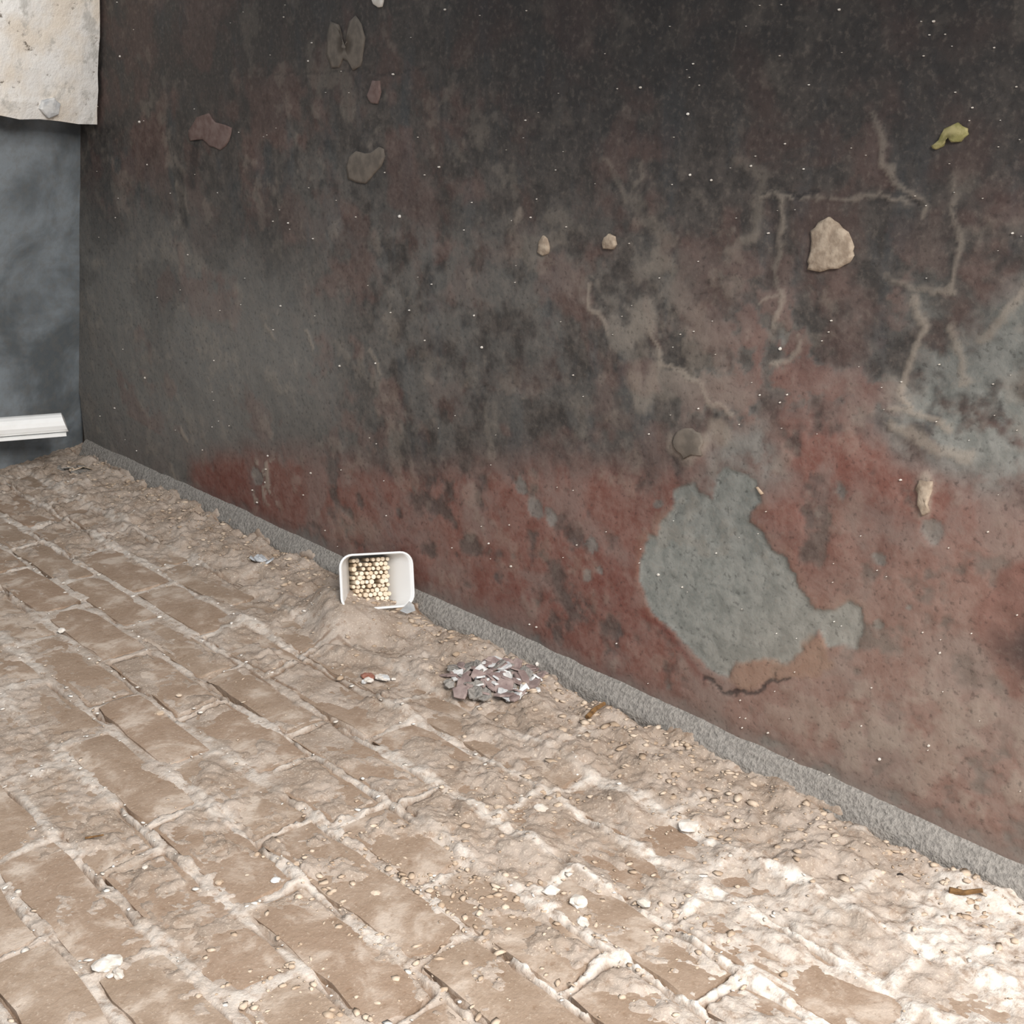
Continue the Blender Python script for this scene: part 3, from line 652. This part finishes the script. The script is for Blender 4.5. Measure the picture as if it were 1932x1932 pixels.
flake_heap('corner_rubble', 150, 888, 90, 22, 16, [M['chip'], M['stone'], M['cement']], 'rubble of broken plaster in the far corner', .4, (16, 34))
c = on_wall(1015, 1253, -.03); c.z = .03
rock('white_chip', on_wall(1013, 1253, -.016), .004, M['chipwhite'], 'white chip stuck on the cement fillet right of the flake heap', 'chip', .8)
def twig(pts, r, label):
    g = [fpt(x, y, .004) for x, y in pts]; v = []; f = []
    for i, p in enumerate(g):
        d = (g[min(i+1, len(g)-1)]-g[max(i-1, 0)]).normalized(); u = d.orthogonal().normalized(); w_ = d.cross(u); rr = r*(1-.5*i/len(g))
        v += [p+(u*math.cos(k*1.047)+w_*math.sin(k*1.047))*rr for k in range(6)]
    for i in range(len(g)-1):
        for k in range(6): f.append((i*6+k, i*6+(k+1) % 6, i*6+6+(k+1) % 6, i*6+6+k))
    f += [tuple(range(5, -1, -1)), tuple(len(v)-6+k for k in range(6))]
    tag(mesh_obj('dry_twig', v, f, M['twig']), label, 'twig')
twig([(1108, 1368), (1122, 1358), (1140, 1348)], .004, 'short brown twig by the cement fillet right of the paint flakes')
twig([(1788, 1703), (1815, 1706), (1850, 1710)], .0035, 'short dark brown twig at the lower right near the wall')
twig([(162, 1592), (176, 1588), (196, 1581)], .0014, 'thin pale straw on the bricks at lower left')

# ------------------------------------------------------------------ tub of sticks
tm = Mat('white_plastic', 0.35, 0.4); tm.col(srgb(238, 238, 236)); tm.p.inputs['Subsurface Weight'].default_value = 0.35; tm.p.inputs['Subsurface Radius'].default_value = (.01, .01, .01); tm.p.inputs['Subsurface Scale'].default_value = .6
def rrect(w, h, r, n=7):
    out = []
    for cx, cy, a0 in ((w/2-r, h/2-r, 0), (-w/2+r, h/2-r, 90), (-w/2+r, -h/2+r, 180), (w/2-r, -h/2+r, 270)):
        for i in range(n): a = math.radians(a0+90*i/(n-1)); out.append((cx+r*math.cos(a), cy+r*math.sin(a)))
    return out
tub = bpy.data.objects.new('plastic_tub', None); COL.objects.link(tub)
tub.matrix_world = Matrix(((rt.x, ut.x, nt.x, 0), (rt.y, ut.y, nt.y, 0), (rt.z, ut.z, nt.z, 0), (0, 0, 0, 1)))
tub.location = tub_c
tag(tub, 'white plastic tub lying on its side at the foot of the wall, mouth facing out', 'tub')
def ring(z, w, h, r, dx=0): return [(x+dx, y, z) for x, y in rrect(w, h, r)]
def loft(name, rings, mat, cap=False, closed=False):
    v = [p for rg in rings for p in rg]; n = len(rings[0]); f = []; m = len(rings)
    for k in range(m-1+(1 if closed else 0)):
        for i in range(n): f.append((k*n+i, k*n+(i+1) % n, ((k+1) % m)*n+(i+1) % n, ((k+1) % m)*n+i))
    if cap: f.append(tuple(range((m-1)*n, m*n)))
    o = mesh_obj(name, v, f, mat, tub, True)
    bm = bmesh.new(); bm.from_mesh(o.data); bmesh.ops.recalc_face_normals(bm, faces=bm.faces); bm.to_mesh(o.data); bm.free(); return o
T = .0022
def wz_(z): k = min(1, -z/.050); return TW-2*.025*k, TH-2*.001*k, .020-.010*k     # flares towards the mouth
def body(z, t): w, h, r = wz_(z); return ring(z, w-2*t, h-2*t, max(r-t, .004))
zsn = [0, -.006, -.015, -.03, -.05, -.075, -TD]
loft('wall', [body(z, 0) for z in zsn]+[body(-TD, T)]+[body(z, T) for z in zsn[::-1]], tm.m, False, True)
loft('base', [body(-TD+.0, .0), body(-TD-.0025, .004), body(-TD-.003, .02)], tm.m, True)
loft('rim', [ring(z, TW+2*e, TH+2*e, .020+e) for z, e in ((.0008, -.0022), (.0013, -.0008), (.0008, .0010), (-.0022, .0012), (-.0026, -.0004), (-.001, -.0022))], tm.m, False, True)
# sticks
sm = Mat('cut_wood', .8, .2); fz = sm.noise(90, 4, .6, .0); rn = sm.n('ShaderNodeObjectInfo').outputs['Random']
sm.col(sm.mix(sm.ramp(fz, .35, .65), sm.mix(rn, srgb(206, 184, 156), srgb(236, 220, 198)), sm.mix(rn, srgb(220, 200, 174), srgb(244, 232, 214)))); sm.bump(fz, .2, .001)
def stick_mesh(r, L, n=10):
    v = []; f = []
    for z, k in ((-L, 1), (-.0008, 1), (0, .86)):
        v += [(k*r*math.cos(i*6.2832/n), k*r*math.sin(i*6.2832/n), z) for i in range(n)]
    for a in range(2):
        for i in range(n): f.append((a*n+i, a*n+(i+1) % n, (a+1)*n+(i+1) % n, (a+1)*n+i))
    f.append(tuple(range(2*n, 3*n))); f.append(tuple(range(n-1, -1, -1)))
    me = bpy.data.meshes.new('wooden_stick'); me.from_pydata(v, [], f); me.update(); me.materials.append(sm.m); return me
smesh = [stick_mesh(r, L) for r, L in ((.0031, .038), (.0036, .038), (.0041, .037))]; srad = [.0031, .0036, .0041]
w2, h2, _ = wz_(-.05); w2 -= 2*T+.001; h2 -= 2*T+.001
placed = []; pitch = .0079; row = 0; yy = -h2/2+.0036
while yy < h2/2-.003:
    xx = -w2/2+.0036+(pitch/2 if row % 2 else 0)
    while xx < w2/2-.003:
        k = random.choice((0, 0, 1, 1, 2)); ax_, ay_ = abs(xx), abs(yy)
        if not (ax_ > w2/2-.011 and ay_ > h2/2-.011 and math.hypot(ax_-(w2/2-.011), ay_-(h2/2-.011)) > .0085) and random.random() > (.28 if xx < -w2*.18 else .04):
            placed.append((xx+random.uniform(-.0005, .0005), yy+random.uniform(-.0005, .0005), srad[k], k))
        xx += pitch
    yy += pitch*.875; row += 1
MW = tub.matrix_world.copy(); MW.translation = tub.location
for x, y, r, k in placed:
    o = bpy.data.objects.new('wooden_stick', smesh[k]); COL.objects.link(o)
    z = -.030+random.gauss(0, .0035)-.010*max(0, -x/w2*2-.1)*random.random()
    o.matrix_world = MW @ Matrix.Translation((x, y, z)) @ Matrix.Rotation(random.random()*6, 4, 'Z')
    tag(o, 'round-ended thin wooden stick packed in the white plastic tub', 'stick', 'sticks packed in the white tub')
# clear plastic scrap beside the tub
cm = Mat('clear_plastic', .15, .5); cm.col(srgb(225, 232, 236)); cm.p.inputs['Transmission Weight'].default_value = .6; cm.p.inputs['IOR'].default_value = 1.4
sd = (tub_c-CAM).length-.005
sp = [CAM+hitd(x, y).normalized()*(sd+dz) for x, y, dz in ((754, 1152, -.01), (762, 1146, 0), (772, 1134, .004), (781, 1141, 0), (784, 1152, -.008), (768, 1158, -.014))]
o = outline_plate('plastic_scrap', sp, (CAM-sp[0]).normalized(), .0012, cm.m)
tag(o, 'crinkled clear plastic scrap at the right foot of the white tub', 'scrap')
